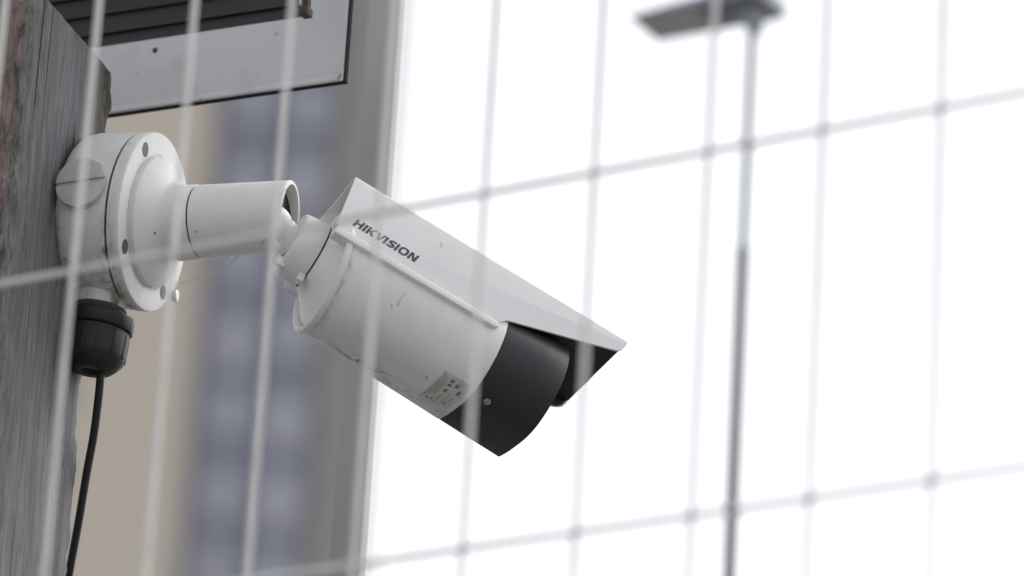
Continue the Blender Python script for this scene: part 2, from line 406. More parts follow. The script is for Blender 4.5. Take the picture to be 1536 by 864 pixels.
# ball and neck
COLC = FC(-66, 0, 15)
ballc = FA(alen-24, 2, -14)
nd = (COLC-ballc).normalized()
g = G(); fr = Frame(ballc, nd, nd.orthogonal().normalized(), nd.cross(nd.orthogonal().normalized()), K)
dist = (COLC-ballc).length/K
prof = [(-32*math.cos(rad(q)), 32*math.sin(rad(q))) for q in range(0, 130, 9)]+[(20, 27), (dist*0.72, 26.5), (dist*0.9, 29), (dist-5, 36)]
g.lathe(fr, prof, 48)
part('ball_joint', g, 'white', arm)
g = G().lathe(FA, [(alen-13, 49.4), (alen-13.5, 0)], 48); part('socket_shade', g, 'dark', arm)  # dark disc put inside the tube as its painted inner shade
# collar and rear cap
Fo = Frame(FC(0, 0, 15), a, cn, cu, K)
g = G().lathe(Fo, [(-74, 0), (-74, 22), (-72.5, 47), (-71, 49.5), (-68.5, 50.8), (-34, 54.2), (-32.5, 53.6), (-32, 40)], 96)
# lugs
g.box(Frame(Fo(-33, 8, -56), a, cn, cu, K), -9, 1, -6, 6, -9, 6)
g.box(Frame(Fo(-72, 4, -44), a, cn, cu, K), -8, 6, -4, 4, -10, 6)
part('collar', g, 'white', bevel=0.8*K)
g = G().lathe(Fo, [(-34, 51), (-29, 51)], 96); part('collar_seam', g, 'seam')
def tilt(t_): return -7-12*math.cos(t_-rad(48))+9*math.cos(t_+rad(42))
# the tapered back: circles whose centre slides from the collar's axis to the body's
g = G(); prof = [(-30, 52, 15), (-29, 53.5, 15), (-24, 56, 14), (-16, 62, 11), (-8, 71, 6), (-2, 79, 2), (4, 85, 0), (9, 85.5, 0)]
vs = []; nA = 96
for x, r_, off in prof:
    for i in range(nA):
        t_ = 2*math.pi*i/nA; vs.append(FC(x+tilt(t_)*max(0, (x+20)/26), r_*math.cos(t_), off+r_*math.sin(t_)))
fs = [(j*nA+i, j*nA+(i+1) % nA, (j+1)*nA+(i+1) % nA, (j+1)*nA+i) for j in range(len(prof)-1) for i in range(nA)]
g.add(vs, fs); part('rear_cap', g, 'white')
# body: round above, flattened below between two soft corners
def rb(t_, r_, x=0):
    r_ = r_*(1+0.115*max(0, min(1, x/369))*max(0, math.cos(t_+rad(132)))**2)
    d_ = abs((math.degrees(t_)+90+180) % 360-180)
    if d_ < 42:
        q = min(1, max(0, (-48-((math.degrees(t_)+180) % 360-180))/60)); q = 0.5*q*q*(3-2*q)
        return r_*(1-q+q*math.cos(rad(42))/math.cos(rad(d_)))
    return r_
def bulge(t_): return 9*max(0.0, math.cos(t_+rad(42)))
def body_lathe(prof, n=160):
    """profile rows are (along, radius, how much of the bulge)"""
    g = G(); vs = []
    for x, r_, q in prof:
        for i in range(n):
            t_ = 2*math.pi*i/n
            if q < 0: rr, sh_ = (r_ if q < -0.6 else 0.5*(r_+rb(t_, r_, x))), -q*tilt(t_)
            else: rr, sh_ = rb(t_, r_, x), q*bulge(t_)
            vs.append(FC(x+sh_, rr*math.cos(t_), rr*math.sin(t_)))
    fs = [(j*n+i, j*n+(i+1) % n, (j+1)*n+(i+1) % n, (j+1)*n+i) for j in range(len(prof)-1) for i in range(n)]
    return g.add(vs, fs)
g = body_lathe([(8, 78, -1), (6, 86, -1), (1, 87.5, -1), (-2.5, 90, -1), (-4, 92.5, -1), (-3.5, 95.5, -1), (-1, 97.6, -1), (4, 97.8, -1), (7, 96.4, -1), (8, 93.2, -1), (11, 93.8, -.9), (16, 93.8, -.85), (24, 93.8, -.75), (50, 93.8, -.5), (80, 93.9, -.1), (130, 94, .5), (170, 94, .7), (215, 94, .9), (258, 94, 1), (260.5, 93, 1), (260.5, 60, 1)])
body = part('body', g, 'white')
def body_grime(p):
    x, y, z = loc(FC, p); t_ = math.degrees(math.atan2(z, y))
    low = max(0, 1-abs(t_+118)/16)*(1 if x < 150 else 0.5)*(0.35+0.9*abs(noise.noise(Vector((x*0.02, 3, t_*0.02)))))
    rim = max(0, 1-abs(x-12-tilt(math.radians(t_)))/7)*0.55
    return low*1.2+rim*0.8
grime(body, body_grime)
# black front
g = body_lathe([(261, 60, 1), (261, 92.6, 1), (262, 93.6, 1), (330, 93.4, 1), (367.5, 93.2, 1), (369, 92.4, 1), (369, 88, 1), (360, 86, 1), (360, 0, 0)])
front = part('front_cap', g, 'black')
g = body_lathe([(258, 91, 1), (263, 91, 1)]); part('front_seam', g, 'dark', front)
g = G().lathe(Frame(FC(360, 0, 12), a, cn, cu, K), [(0.5, 34), (5, 33), (6, 28), (3, 26), (3, 0)], 48); part('lens', g, 'lens', front)
for sgn in (1, -1):
    g = G().lathe(Frame(FC(360, 38*sgn, -40), a, cn, cu, K), [(0.5, 27), (2.5, 26), (2.5, 0)], 40); part('infrared_window', g, 'lens', front)
def patch(r_, s0, s1, t0, t1, nn=10, th=0.5):
    g = G(); vs = []
    for rr in (r_, r_-th):
        for x in (s0, s1):
            for i in range(nn+1):
                t_ = rad(t0+(t1-t0)*i/nn); r2_ = rb(t_, rr, x); vs.append(FC(x+bulge(t_), r2_*math.cos(t_), r2_*math.sin(t_)))
    m_ = nn+1; fs = []
    for i in range(nn):
        fs += [(i, i+1, m_+i+1, m_+i), (2*m_+i, 2*m_+i+1, 3*m_+i+1, 3*m_+i), (i, i+1, 2*m_+i+1, 2*m_+i), (m_+i, m_+i+1, 3*m_+i+1, 3*m_+i)]
    fs += [(0, m_, 3*m_, 2*m_), (nn, m_+nn, 3*m_+nn, 2*m_+nn)]
    return g.add(vs, fs)
st = part('rating_sticker', patch(94.45, 205, 252, -62, -116, 16, 0.6), 'sticker', body)
for s0, s1, t0, t1 in ((208, 208.9, -64, -108), (211, 211.7, -64, -104), (213.6, 214.2, -65, -98), (216.2, 216.8, -66, -95), (219, 219.5, -72, -96),
                       (222, 228, -66, -70), (222.5, 228.5, -72, -75), (233, 238, -68, -73), (224, 229, -80, -85), (242, 247, -74, -80),
                       (228, 228.8, -88, -110), (236, 236.7, -84, -106), (240, 243, -100, -104), (214, 218, -106, -109), (221, 224, -104, -107), (243, 244, -86, -96)):
    part('printed_mark', patch(94.75, s0, s1, t0, t1, 6, 0.35), 'sticker_ink', st)
part('card_slot_cover', patch(94.3, 266, 292, -78, -112, 10, 1.4), 'black', front)
ts = rad(-67.6); rs = rb(ts, 93.4, 294); sp = FC(294, rs*math.cos(ts), rs*math.sin(ts))
sn = (cn*math.cos(rad(-75))+cu*math.sin(rad(-75)))
fs_ = Frame(sp, sn, a, sn.cross(a), K)
g = G().lathe(fs_, [(-1.5, 8.2), (0.6, 8.2), (0.8, 6.8), (-1, 6.6)], 24); part('screw_surround', g, 'black', front)
g = G().lathe(fs_, [(-1, 6.2), (1.0, 5.8), (1.6, 4.6), (1.6, 2.4), (0.2, 2.0), (0.2, 0)], 24); part('screw', g, 'screw', front)

# sun shield: one bent sheet
S0 = -38
cut = [(0, 0), (2, 103), (291, 103), (293, 99), (299, 93), (380, 64.5), (463, 34.6), (475, 30), (482, 23), (486, 11), (486.5, 0)]
bm = bmesh.new()
near = [bm.verts.new(FC(S0+s, W, U-t_)-BASE) for s, t_ in cut]
far = [bm.verts.new(FC(S0+s - (6 if s > 470 else 0), -W+4, U-t_*(0.8 if s > 295 else 1))-BASE) for s, t_ in cut]
bm.faces.new(near); bm.faces.new(far)
topf = bm.faces.new([near[0], near[-1], far[-1], far[0]])
bmesh.ops.recalc_face_normals(bm, faces=bm.faces)
cre = [e for e in bm.edges if len(e.link_faces) == 2]
bmesh.ops.bevel(bm, geom=cre, offset=5*K, segments=4, affect='EDGES', profile=0.5)
cent = FC(200, 0, 40)-BASE
up_f = max(bm.faces, key=lambda f: f.calc_area())
bm.normal_update()
tf = [f for f in bm.faces if abs(f.normal.dot(cu)) > 0.95][0]
if tf.normal.dot(cu) < 0: bmesh.ops.reverse_faces(bm, faces=bm.faces)
bmesh.ops.solidify(bm, geom=bm.faces[:], thickness=3.2*K)
bmesh.ops.recalc_face_normals(bm, faces=bm.faces)
me = bpy.data.meshes.new('sun_shield'); bm.to_mesh(me); bm.free()
for p in me.polygons: p.use_smooth = True
me.set_sharp_from_angle(angle=rad(30)); me.materials.append(M['shield'])
shield = bpy.data.objects.new('sun_shield', me); COL.objects.link(shield); shield.parent = cam_root; shield['_o'] = BASE
# dark sheets that paint the shade under the front overhang and far side
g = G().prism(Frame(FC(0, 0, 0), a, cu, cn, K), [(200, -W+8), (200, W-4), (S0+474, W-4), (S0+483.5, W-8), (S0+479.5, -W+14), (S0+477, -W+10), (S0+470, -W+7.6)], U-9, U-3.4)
part('top_shade_sheet', g, 'underside_shade', shield)
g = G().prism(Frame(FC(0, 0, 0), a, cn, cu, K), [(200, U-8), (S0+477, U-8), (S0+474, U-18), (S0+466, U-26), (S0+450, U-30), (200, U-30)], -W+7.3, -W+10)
part('side_shade_sheet', g, 'underside_shade', shield)
# side rails the shield clips to, and the strip that carries it
for sg in (1, -1):
    Fr = Frame(FC(0, 0, 0), a, cn*sg, cu, K)
    g = G().prism(Frame(FC(0, 0, 0), a, cn*sg, cu, K), [(S0+(3 if sg > 0 else 50), U-108.5), (S0+(3 if sg > 0 else 50), U-124), (S0+284, U-122), (S0+289, U-118), (S0+290, U-112), (S0+286, U-109)], 82, W+(6 if sg > 0 else -3))
    part('side_rail', g, 'white', body, bevel=1.6*K, seg=3)
g = G().box(FC, 20, 240, -14, 14, 88, U-3.4); part('shield_mount', g, 'white', body)

# lettering on the shield: bold slanted capitals drawn as outlines
def stroke_poly(letter):
    o = []
    if letter == 'H': o = [[(0, 0), (.26, 0), (.26, 1), (0, 1)], [(.62, 0), (.88, 0), (.88, 1), (.62, 1)], [(.26, .40), (.62, .40), (.62, .62), (.26, .62)]]; w = 1.0
    if letter == 'I': o = [[(0, 0), (.27, 0), (.27, 1), (0, 1)]]; w = .39
    if letter == 'K': o = [[(0, 0), (.26, 0), (.26, 1), (0, 1)], [(.26, .47), (.60, 1), (.92, 1), (.50, .52), (.90, 0), (.58, 0), (.26, .45)]]; w = .93
    if letter == 'V': o = [[(0, 1), (.29, 1), (.47, .34), (.68, 1), (.94, 1), (.58, 0), (.33, 0)]]; w = .96
    if letter == 'N': o = [[(0, 0), (.24, 0), (.24, .62), (.58, 0), (.88, 0), (.88, 1), (.64, 1), (.64, .40), (.30, 1), (0, 1)]]; w = 1.0
    if letter == 'O':
        n_ = 28; pts = []
        def sup(i, rx, rz, cx=.5, cz=.5):
            t_ = 2*math.pi*i/n_; c, s = math.cos(t_), math.sin(t_)
            return (cx+rx*math.copysign(abs(c)**.75, c), cz+rz*math.copysign(abs(s)**.75, s))
        o = [('ring', [sup(i, .5, .52) for i in range(n_)], [sup(i, .25, .31) for i in range(n_)])]; w = 1.1
    if letter == 'S':
        cl = [(.76, .80), (.60, .885), (.36, .885), (.17, .80), (.13, .68), (.24, .575), (.42, .515), (.60, .45), (.71, .34), (.66, .19), (.50, .115), (.26, .115), (.04, .21)]
        wd = [.20, .22, .22, .23, .25, .26, .27, .27, .26, .24, .22, .22, .20]
        lft, rgt = [], []
        for i, p in enumerate(cl):
            q0, q1 = cl[max(i-1, 0)], cl[min(i+1, len(cl)-1)]
            dx, dz = q1[0]-q0[0], q1[1]-q0[1]; l_ = math.hypot(dx, dz)
            nx, nz_ = -dz/l_, dx/l_; h_ = wd[i]/2
            lft.append((p[0]+nx*h_, p[1]+nz_*h_)); rgt.append((p[0]-nx*h_, p[1]-nz_*h_))
        o = [('strip', lft, rgt)]; w = .88
    return o, w
x = 0.0; H_ = 15.6; shear = 0.27; lets = []
tot = 0
for ch in 'HIKVISION': tot += stroke_poly(ch)[1]
sc_ = (133.5-24.5)/(tot-0.12)
Fl = lambda X, Z, d: FC(S0+24.2+X*sc_+Z*H_*shear, W+d, U-89.6+Z*H_)
for ch in 'HIKVISION':
    polys, w = stroke_poly(ch); g = G()
    for p in polys:
        if p[0] in ('ring', 'strip'):
            A_, B_ = p[1], p[2]; m_ = len(A_); vs = [Fl(x+q[0], q[1], dd) for dd in (0.3, 0.02) for ring_ in (A_, B_) for q in ring_]
            rng = range(m_) if p[0] == 'ring' else range(m_-1)
            fs = [(i, (i+1) % m_, m_+(i+1) % m_, m_+i) for i in rng]
            g.add(vs, fs)
        else:
            m_ = len(p); vs = [Fl(x+q[0], q[1], 0.3) for q in p]
            g.add(vs, [tuple(range(m_))])
    part('printed_letter', g, 'ink', shield, recalc=False, smooth=180)
    x += w

# cable gland under the box
Fg = Frame(FB(-58, 0, -119), -bv, n, bw, K)          # along x = down
def hexpts(r_, tw=0, n_=6): return [(r_*math.cos(2*math.pi*i/n_+tw), r_*math.sin(2*math.pi*i/n_+tw)) for i in range(n_)]
g = G().lathe(Fg, [(36.5, 0), (36.5, 51), (38.5, 54), (58, 54), (61, 52), (61, 0)], 12)
gl = part('cable_gland', g, 'gland', bevel=1.5*K)
g = G().lathe(Fg, [(61.5, 30), (61.5, 49), (64, 50), (98, 50), (108, 48.5), (118, 40), (124, 33), (126, 27), (126, 15), (118, 10)], 64)
for i in range(12):
    t_ = 2*math.pi*i/12
    c_, s_ = math.cos(t_), math.sin(t_)
    Fq = Frame(Fg(0, 49.5*c_, 49.5*s_), -bv, n*c_+bw*s_, bw*c_-n*s_, K)
    g.box(Fq, 66, 104, -1, 1.2, -4, 4)
part('gland_nut', g, 'gland', gl, bevel=0.5*K)

# cable
cd = (Fg(122, 0, 0)-EYE).dot(CF)
pts = [P(152, 548, cd)]+[P(x_, y_, cd+dz) for x_, y_, dz in ((148.5, 590, 0), (141, 650, .001), (130, 710, .003), (117.5, 785, .006), (104, 858, .009), (92, 925, .014))]
def smooth_path(pts, n_=8):
    out = []
    for i in range(len(pts)-1):
        p0, p1, p2, p3 = pts[max(i-1, 0)], pts[i], pts[i+1], pts[min(i+2, len(pts)-1)]
        for j in range(n_):
            t_ = j/n_
            out.append(0.5*((2*p1)+(p2-p0)*t_+(2*p0-5*p1+4*p2-p3)*t_*t_+(3*p1-p0-3*p2+p3)*t_**3))
    return out+[pts[-1]]
end = pts[-1]
pts += [Vector((end.x-0.01, end.y, end.z-0.3)), Vector((end.x-0.01, end.y, 1.0)), Vector((end.x, end.y, 0.4)), Vector((end.x, end.y, 0.01))]
g = G().tube(smooth_path(pts), 6.4*K, 14)
cb = build('cable', g, M['cable'], origin=pts[0]); cb['label'] = 'thin black cable hanging from the black gland below the junction box'; cb['category'] = 'cable'

# ------------------------------------------------------------------ timber post
pe = -bw.copy()                                       # along the side face, away from the viewer
pn = Vector((n.x, n.y, 0)).normalized(); pe = UP.cross(pn); pe = pe if pe.dot(CF) > 0 else -pe
O_ = BASE-n*0.0005
def project(p):
    d = p-EYE; z = d.dot(CF); return 768+F_PX*d.dot(CR)/z, 432-F_PX*d.dot(CU)/z
def solve_e(xt, yt):
    """distance along pe whose vertical line passes the pixel"""
    best = None
    lo, hi = -0.6, 0.4
    for _ in range(50):
        m_ = (lo+hi)/2; q = O_+pe*m_; zlo, zhi = -1.0, 1.0
        for _ in range(40):
            zm = (zlo+zhi)/2
            if project(q+UP*zm)[1] > yt: zlo = zm
            else: zhi = zm
        if project(q+UP*zlo)[0] < xt: lo = m_
        else: hi = m_
    return lo, zlo
e_far, z_far = solve_e(173, 150)
e_near, _ = solve_e(38, 60)
_, z_top = solve_e(110, 44)
z_top += O_.z
print('post', e_near, e_far, z_top, O_)
Wd = 0.30  # unseen width to the left, enlarged to block light from the cabinet
def post_mesh():
    # ring of the section: near-left .. near edge .. far edge .. far-left, corners rounded and worn
    ex0, ex1 = e_near, e_far
    sec = []
    nf = 40
    for i in range(nf+1): sec.append((0.0, ex0+(ex1-ex0)*i/nf, 'side'))
    nb = 6
    for i in range(1, nb+1): sec.append((-Wd*i/nb, ex1, 'back'))
    for i in range(1, nb+1): sec.append((-Wd, ex1+(ex0-ex1)*i/nb, 'left'))
    nfr = 24
    for i in range(1, nfr): sec.append((-Wd+Wd*i/nfr, ex0, 'front'))
    zs = [0.0]
    while zs[-1] < z_top-0.62: zs.append(zs[-1]+0.08)
    z = z_top-0.6
    while z < z_top-0.0005: zs.append(z); z += 0.005
    zs.append(z_top)
    vs, moss, worn = [], [], []
    rc = 0.006
    for z in zs:
        for (w_, e_, tag_) in sec:
            p = Vector((w_, e_, 0))
            # corner rounding with irregular wear
            for (cw, ce) in ((0, ex0), (0, ex1)):
                d_ = math.hypot(w_-cw, e_-ce)
                r_ = rc*(1.0+2.6*abs(noise.noise(Vector((ce*50, z*22, 3.1)))) + 0.9*noise.noise(Vector((ce*30, z*110, 7))))
                if d_ < r_*1.6:
                    k_ = (1-d_/(r_*1.6))**2*r_*0.55
                    ci = Vector((-1, 1 if ce == ex0 else -1, 0)).normalized()
                    p += ci*k_
            n_w = noise.noise(Vector((e_*120, w_*120, z*4)))*0.0006+noise.noise(Vector((e_*40, w_*40, z*3)))*0.0008
            if tag_ == 'side': p.x += n_w
            if tag_ == 'front': p.y += n_w
            zt = z
            if z > z_top-0.02:
                zt = z-max(0, (e_-(ex1-0.012))/0.012)*0.012*(z-(z_top-0.02))/0.02 + noise.noise(Vector((e_*150, w_*150, 0)))*0.0012
            vs.append(O_*1.0+pn*p.x+pe*p.y+UP*(zt-O_.z))
            df = ex1-e_
            m_ = max(0, 1-df/0.035)*max(0, 1-(z_top-z)/0.16)*1.4 if tag_ in ('side', 'back') else 0
            moss.append(min(1, m_*1.7))
            dn = math.hypot(w_, e_-ex0)
            wv = max(0, 1-dn/0.06)
            ww = max(0, 1-(e_-(-0.01))**2/0.0006)*0.55 if (tag_ == 'side' and z < O_.z+0.05) else 0
            worn.append(min(1, max(wv, ww)))
    m_ = len(sec); fs, mats = [], []
    for j in range(len(zs)-1):
        for i in range(m_):
            i2 = (i+1) % m_
            fs.append((j*m_+i, j*m_+i2, (j+1)*m_+i2, (j+1)*m_+i))
            mats.append(1 if sec[i][2] == 'front' or sec[i2][2] == 'front' else 0)
    b_ = (len(zs)-1)*m_
    fs.append(tuple(range(b_, b_+m_))); mats.append(0)
    fs.append(tuple(range(m_))[::-1]); mats.append(0)
    base = O_+pe*((e_near+e_far)/2)-pn*(Wd/2); base.z = 0
    me = bpy.data.meshes.new('timber_post'); me.from_pydata([v-base for v in vs], [], fs)
    me.materials.append(M['wood']); me.materials.append(M['wood_sawn'])
    for p, q in zip(me.polygons, mats): p.material_index = q; p.use_smooth = True
    for nm, arr in (('moss', moss), ('worn', worn)):
        at = me.attributes.new(nm, 'FLOAT', 'POINT'); at.data.foreach_set('value', arr)
    bm = bmesh.new(); bm.from_mesh(me); bmesh.ops.recalc_face_normals(bm, faces=bm.faces); bm.to_mesh(me); bm.free()
    me.set_sharp_from_angle(angle=rad(50))
    o = bpy.data.objects.new('timber_post', me); COL.objects.link(o); o.location = base
    o['label'] = 'weathered grey timber post with mossy top corner carrying the junction box'; o['category'] = 'post'
    return o
post = post_mesh()

# ------------------------------------------------------------------ grey metal cabinet behind the post's top
def yaw_for_slope(px, py, slope):
    best = (9, None)
    d0 = 3.86; q = P(px, py, d0)
    for i in range(-900, 900):
        ps = i/10; d = Vector((math.cos(rad(ps)), math.sin(rad(ps)), 0)); x1_, y1_ = project(q+d*0.01); x0_, y0_ = project(q)
        if abs(x1_-x0_) < 1e-6: continue
        e_ = abs((y1_-y0_)/(x1_-x0_)-slope)
        if e_ < best[0]: best = (e_, ps)
    return best[1]
ps = yaw_for_slope(343, 145, -0.143)
cx_ = Vector((math.cos(rad(ps)), math.sin(rad(ps)), 0)); cx_ = cx_ if cx_.dot(CR) > 0 else -cx_
cy_ = UP.cross(cx_); cy_ = cy_ if cy_.dot(CF) > 0 else -cy_     # into the cabinet, away
CO = P(514, 120.5, 3.70)                                         # lower right front corner
kc = 3.70/F_PX
Fk = Frame(CO, cx_, cy_, UP, kc)
print('cabinet yaw', ps)
cab = thing('metal_cabinet', CO+cy_*0.03, 'pale grey sheet metal frame with dark louvres behind the top of the timber post', 'cabinet')
def cpart(name, g, m, parent=None, **kw): return build(name, g, M[m], parent or cab, origin=cab['_o'], **kw)
LW = 1000/ max(0.2, cx_.dot(CR))*0.62; HH = 420; rail = 117; stile = 70
ou = [(-LW, 0), (0, 0), (0, HH), (-LW, HH)]; inn = [(-LW+stile, rail), (-stile, rail), (-stile, HH-60), (-LW+stile, HH-60)]
vs = [Fk(x_, y_, z_) for y_ in (0, 6) for r_ in (ou, inn) for x_, z_ in r_]
fs = []
for i in range(4):
    j = (i+1) % 4
    fs += [(i, j, 4+j, 4+i), (8+i, 8+j, 12+j, 12+i), (i, j, 8+j, 8+i), (4+i, 4+j, 12+j, 12+i)]
ff = cpart('front_frame', G().add(vs, fs), 'sheet', bevel=1.2*kc)
g = G().box(Fk, -LW+2, -3, -1.6, -0.05, 1.5, 11); cpart('folded_lip', g, 'sheet', ff, bevel=0.5*kc)
for xx in (-120, -330, -540):
    g = G().lathe(Frame(Fk(xx, 0, rail-20), -cy_, cx_, UP, kc), [(0, 4.5), (1.2, 4.2), (2.4, 2.8), (2.8, 0)], 16); cpart('rivet', g, 'rust' if xx == -330 else 'sheet', ff)
g = G().box(Fk, -LW, 4, 1.2, 10, -2.0, -0.5); cpart('edge_shade', g, 'dark_metal_shade')  # dark strips here and on the right paint the sheet edge's shading
g = G().box(Fk, 0.6, 3.2, 1.2, 10, -0.5, HH); cpart('edge_shade', g, 'dark_metal_shade')
g = G().box(Fk, -LW+4, -64, 62, 66, rail-6, HH-1); cpart('back_plate', g, 'dark_metal_shade')
Lw0, Lw1 = -LW+stile-20, -stile+20
z = rail-2; i = 0
while z < HH-66:
    pr = [(18, z), (24, z+36), (27, z+36), (21, z-1)]
    vs = [Fk(x_, y_, z_) for x_ in (Lw0, Lw1) for y_, z_ in pr]
    g = G().add(vs, [(0, 1, 2, 3), (4, 5, 6, 7), (0, 1, 5, 4), (1, 2, 6, 5), (2, 3, 7, 6), (3, 0, 4, 7)])
    cpart('louvre_slat', g, 'slat'); z += 34
fa = O_+pe*(e_far-0.02)-pn*(Wd*0.7)
for zz in (z_top-0.07, z_top-0.03):
    fa_ = Vector((fa.x, fa.y, zz)); fb_ = Fk(-560, 10, 0); fb_ = Vector((fb_.x, fb_.y, zz if zz > CO.z+0.02 else CO.z+0.05))
    cpart('fixing_arm', G().tube([fa_, fb_], 0.009, 10), 'dark_metal_shade')
# rusty latch on the stile
lx = -(514-462)/max(0.3, cx_.dot(CR))
Fz = Frame(P(462, 24, 3.695), cx_, cy_, UP, kc)
g = G().box(Fz, -7, 7, -16, 2, -4, 10); g.box(Fz, -3, 4, -12, 0, 8, 120)
lt = cpart('latch', g, 'rust', bevel=1.2*kc)
g = G().box(Fz, -9, -6, -14, -2, 14, 120); cpart('latch_plate', g, 'sheet', lt)

# ------------------------------------------------------------------ slim steel edge post
pA = P(603, 0, 4.02); 
def vert_through(px, py, d): return P(px, py, d)
q = P(560, 432, 4.0)
zq = []
Fp = Frame(Vector((q.x, q.y, 0)), V(1, 0, 0).normalized(), UP, UP, 1)
vx = Vector((CR.x, CR.y, 0)).normalized(); vy = Vector((CF.x, CF.y, 0)).normalized()
ang = rad(-24)
vx2 = vx*math.cos(ang)+vy*math.sin(ang); vy2 = vy*math.cos(ang)-vx*math.sin(ang)
Fp = Frame(Vector((q.x, q.y, 0)), vx2, vy2, UP, 1)
kp = 4.0/F_PX
g = G().box(Fp, -42*kp, 9*kp, 0, 28*kp, 0, 4.2)
sp_ = thing('steel_post', Vector((q.x, q.y, 0)), 'slim pale grey steel upright standing against the edge of the far tower', 'post')
build('tube', g, M['post'], sp_, bevel=2.5*kp, seg=3)
g = G().box(Fp, -80*kp, 45*kp, -36*kp, 64*kp, 0.0, 0.012); build('base_plate', g, M['steel'], sp_)
g = G().box(Fp, -44*kp, 11*kp, -2*kp, 30*kp, 4.2, 4.206); build('cap', g, M['steel'], sp_)

# ------------------------------------------------------------------ lamp on a slender pole
LD = 5.5; kl = LD/F_PX
pq = P(1112, 432, LD)
def line_at(px, py):                                  # height above ground of the pole axis at a pixel row
    zlo, zhi = -3, 5
    for _ in range(50):
        zm = (zlo+zhi)/2
        if project(pq+UP*zm)[1] > py: zlo = zm
        else: zhi = zm
    return pq.z+zlo
zj, zt_ = line_at(0, 372), line_at(0, 40)
lamp = thing('street_lamp', Vector((pq.x, pq.y, 0)), 'slender lamp pole with a flat dark grey head beyond the wire fence', 'street lamp')
B_ = Vector((pq.x, pq.y, 0))
g = G().tube([B_, B_+UP*zj], 9.5*kl, 16); build('lower_pole', g, M['pole'], lamp)
g = G().tube([B_+UP*(zj-0.02), B_+UP*zj, B_+UP*(zt_+0.005)], [9*kl, 6.3*kl, 6.3*kl], 16); build('upper_pole', g, M['pole'], lamp)
g = G().lathe(Frame(B_+UP*0, UP, vx, vy, 1), [(0, 0.06), (0.01, 0.06), (0.012, 0.02), (0.05, 0.012), (0.05, 0)], 24); build('base', g, M['pole'], lamp)
psl = yaw_for_slope(1060, 45, -0.18)
lx_ = Vector((math.cos(rad(psl)), math.sin(rad(psl)), 0)); lx_ = lx_ if lx_.dot(CR) > 0 else -lx_
ly_ = UP.cross(lx_); ly_ = ly_ if ly_.dot(CF) > 0 else -ly_
near_c = P(943, 26, LD-0.03)
tp = B_+UP*zt_
for _ in range(40):
    dd_ = (near_c-EYE).dot(CF); near_c = P(943, 26, dd_+0.5*((tp-near_c).dot(ly_)-52*kl))
Fh = Frame(near_c, lx_, ly_, UP, kl)
cx1 = 1/max(.3, lx_.dot(CR))
Lh = 195*cx1
dep = 40/max(0.12, abs(ly_.dot(CR)))
print('lamp', psl, ly_.dot(CR), ly_.dot(CU), dep, Lh)
dep = 96
g = G()
vs = [Fh(0, 0, 0), Fh(0, dep, 0), Fh(Lh, dep, 0), Fh(Lh, 0, 0), Fh(2, 0, 4), Fh(2, dep, 4), Fh(Lh, dep, 26), Fh(Lh, 0, 26)]
g.add(vs, [(0, 1, 2, 3), (4, 5, 6, 7), (0, 1, 5, 4), (1, 2, 6, 5), (2, 3, 7, 6), (3, 0, 4, 7)])
hd = build('lamp_head', g, M['lamp'], lamp, bevel=2*kl)
g = G().box(Fh, 4, Lh*0.5, 4, dep-4, -1.6, -0.2); build('diffuser', g, M['lamp_under'], hd)
# bracket that widens from the pole into the head
tp = B_+UP*zt_
hx = (tp-near_c).dot(lx_)/kl; hy = (tp-near_c).dot(ly_)/kl; hz = (tp-near_c).dot(UP)/kl
print('bracket', hx, hy, hz)
pts = [(hx-70, 0), (hx-48, -2), (hx-28, -6), (hx-12, -16), (hx-5, -34), (hx+5, -34), (hx+12, -14), (hx+18, 16), (hx+24, 46), (hx-70, 46)]
g = G().prism(Fh, [(x_, z_) for x_, z_ in pts], max(0, hy-22), hy+22)
build('bracket', g, M['lamp'], lamp, bevel=3*kl)

# ------------------------------------------------------------------ far tower
TD = 130.0; kt = TD/F_PX
tq = P(559, 432, TD); tc_ = Vector((tq.x, tq.y, 0))
Ft = Frame(tc_, vx, vy, UP, 1)                       # x to the right, y away
tw = thing('tower_block', tc_, 'blurred beige tower block with a blue grey strip of pale windows', 'building')
HT = 92.0
x_r = 0.0; x_s = -1.12; x_b = -4.40; x_l = -16.0
def tpart(name, g, m, parent=None, **kw): return build(name, g, M[m], parent or tw, origin=tc_, **kw)
g = G().box(Ft, x_l, x_b, 0, 14, 0, HT); tpart('wall', g, 'beige')
g = G().box(Ft, x_s, x_r, 0, 14, 0, HT); tpart('wall', g, 'stone')
g = G().box(Ft, x_b+0.002, x_s-0.002, 0.5, 13.9, 0, HT-0.5); tpart('glazed_strip', g, 'blue')
g = G().box(Ft, x_l-0.3, x_r+0.0, -0.3, 14.3, HT+0.002, HT+0.8); tpart('roof', g, 'stone')
fl = 2.16
mw = None
def share(src, parent, dx, dz):
    c = src.copy(); COL.objects.link(c); c.parent = parent; c.location = src.location+vx*dx+UP*dz; return c
M['pale_dim'] = mat('pale_grey_panel', (0.46, 0.46, 0.50), 0.5); M['pale_mid'] = mat('soft_blue_panel', (0.52, 0.53, 0.60), 0.5)
wins = {}; rw_ = random.Random(5)
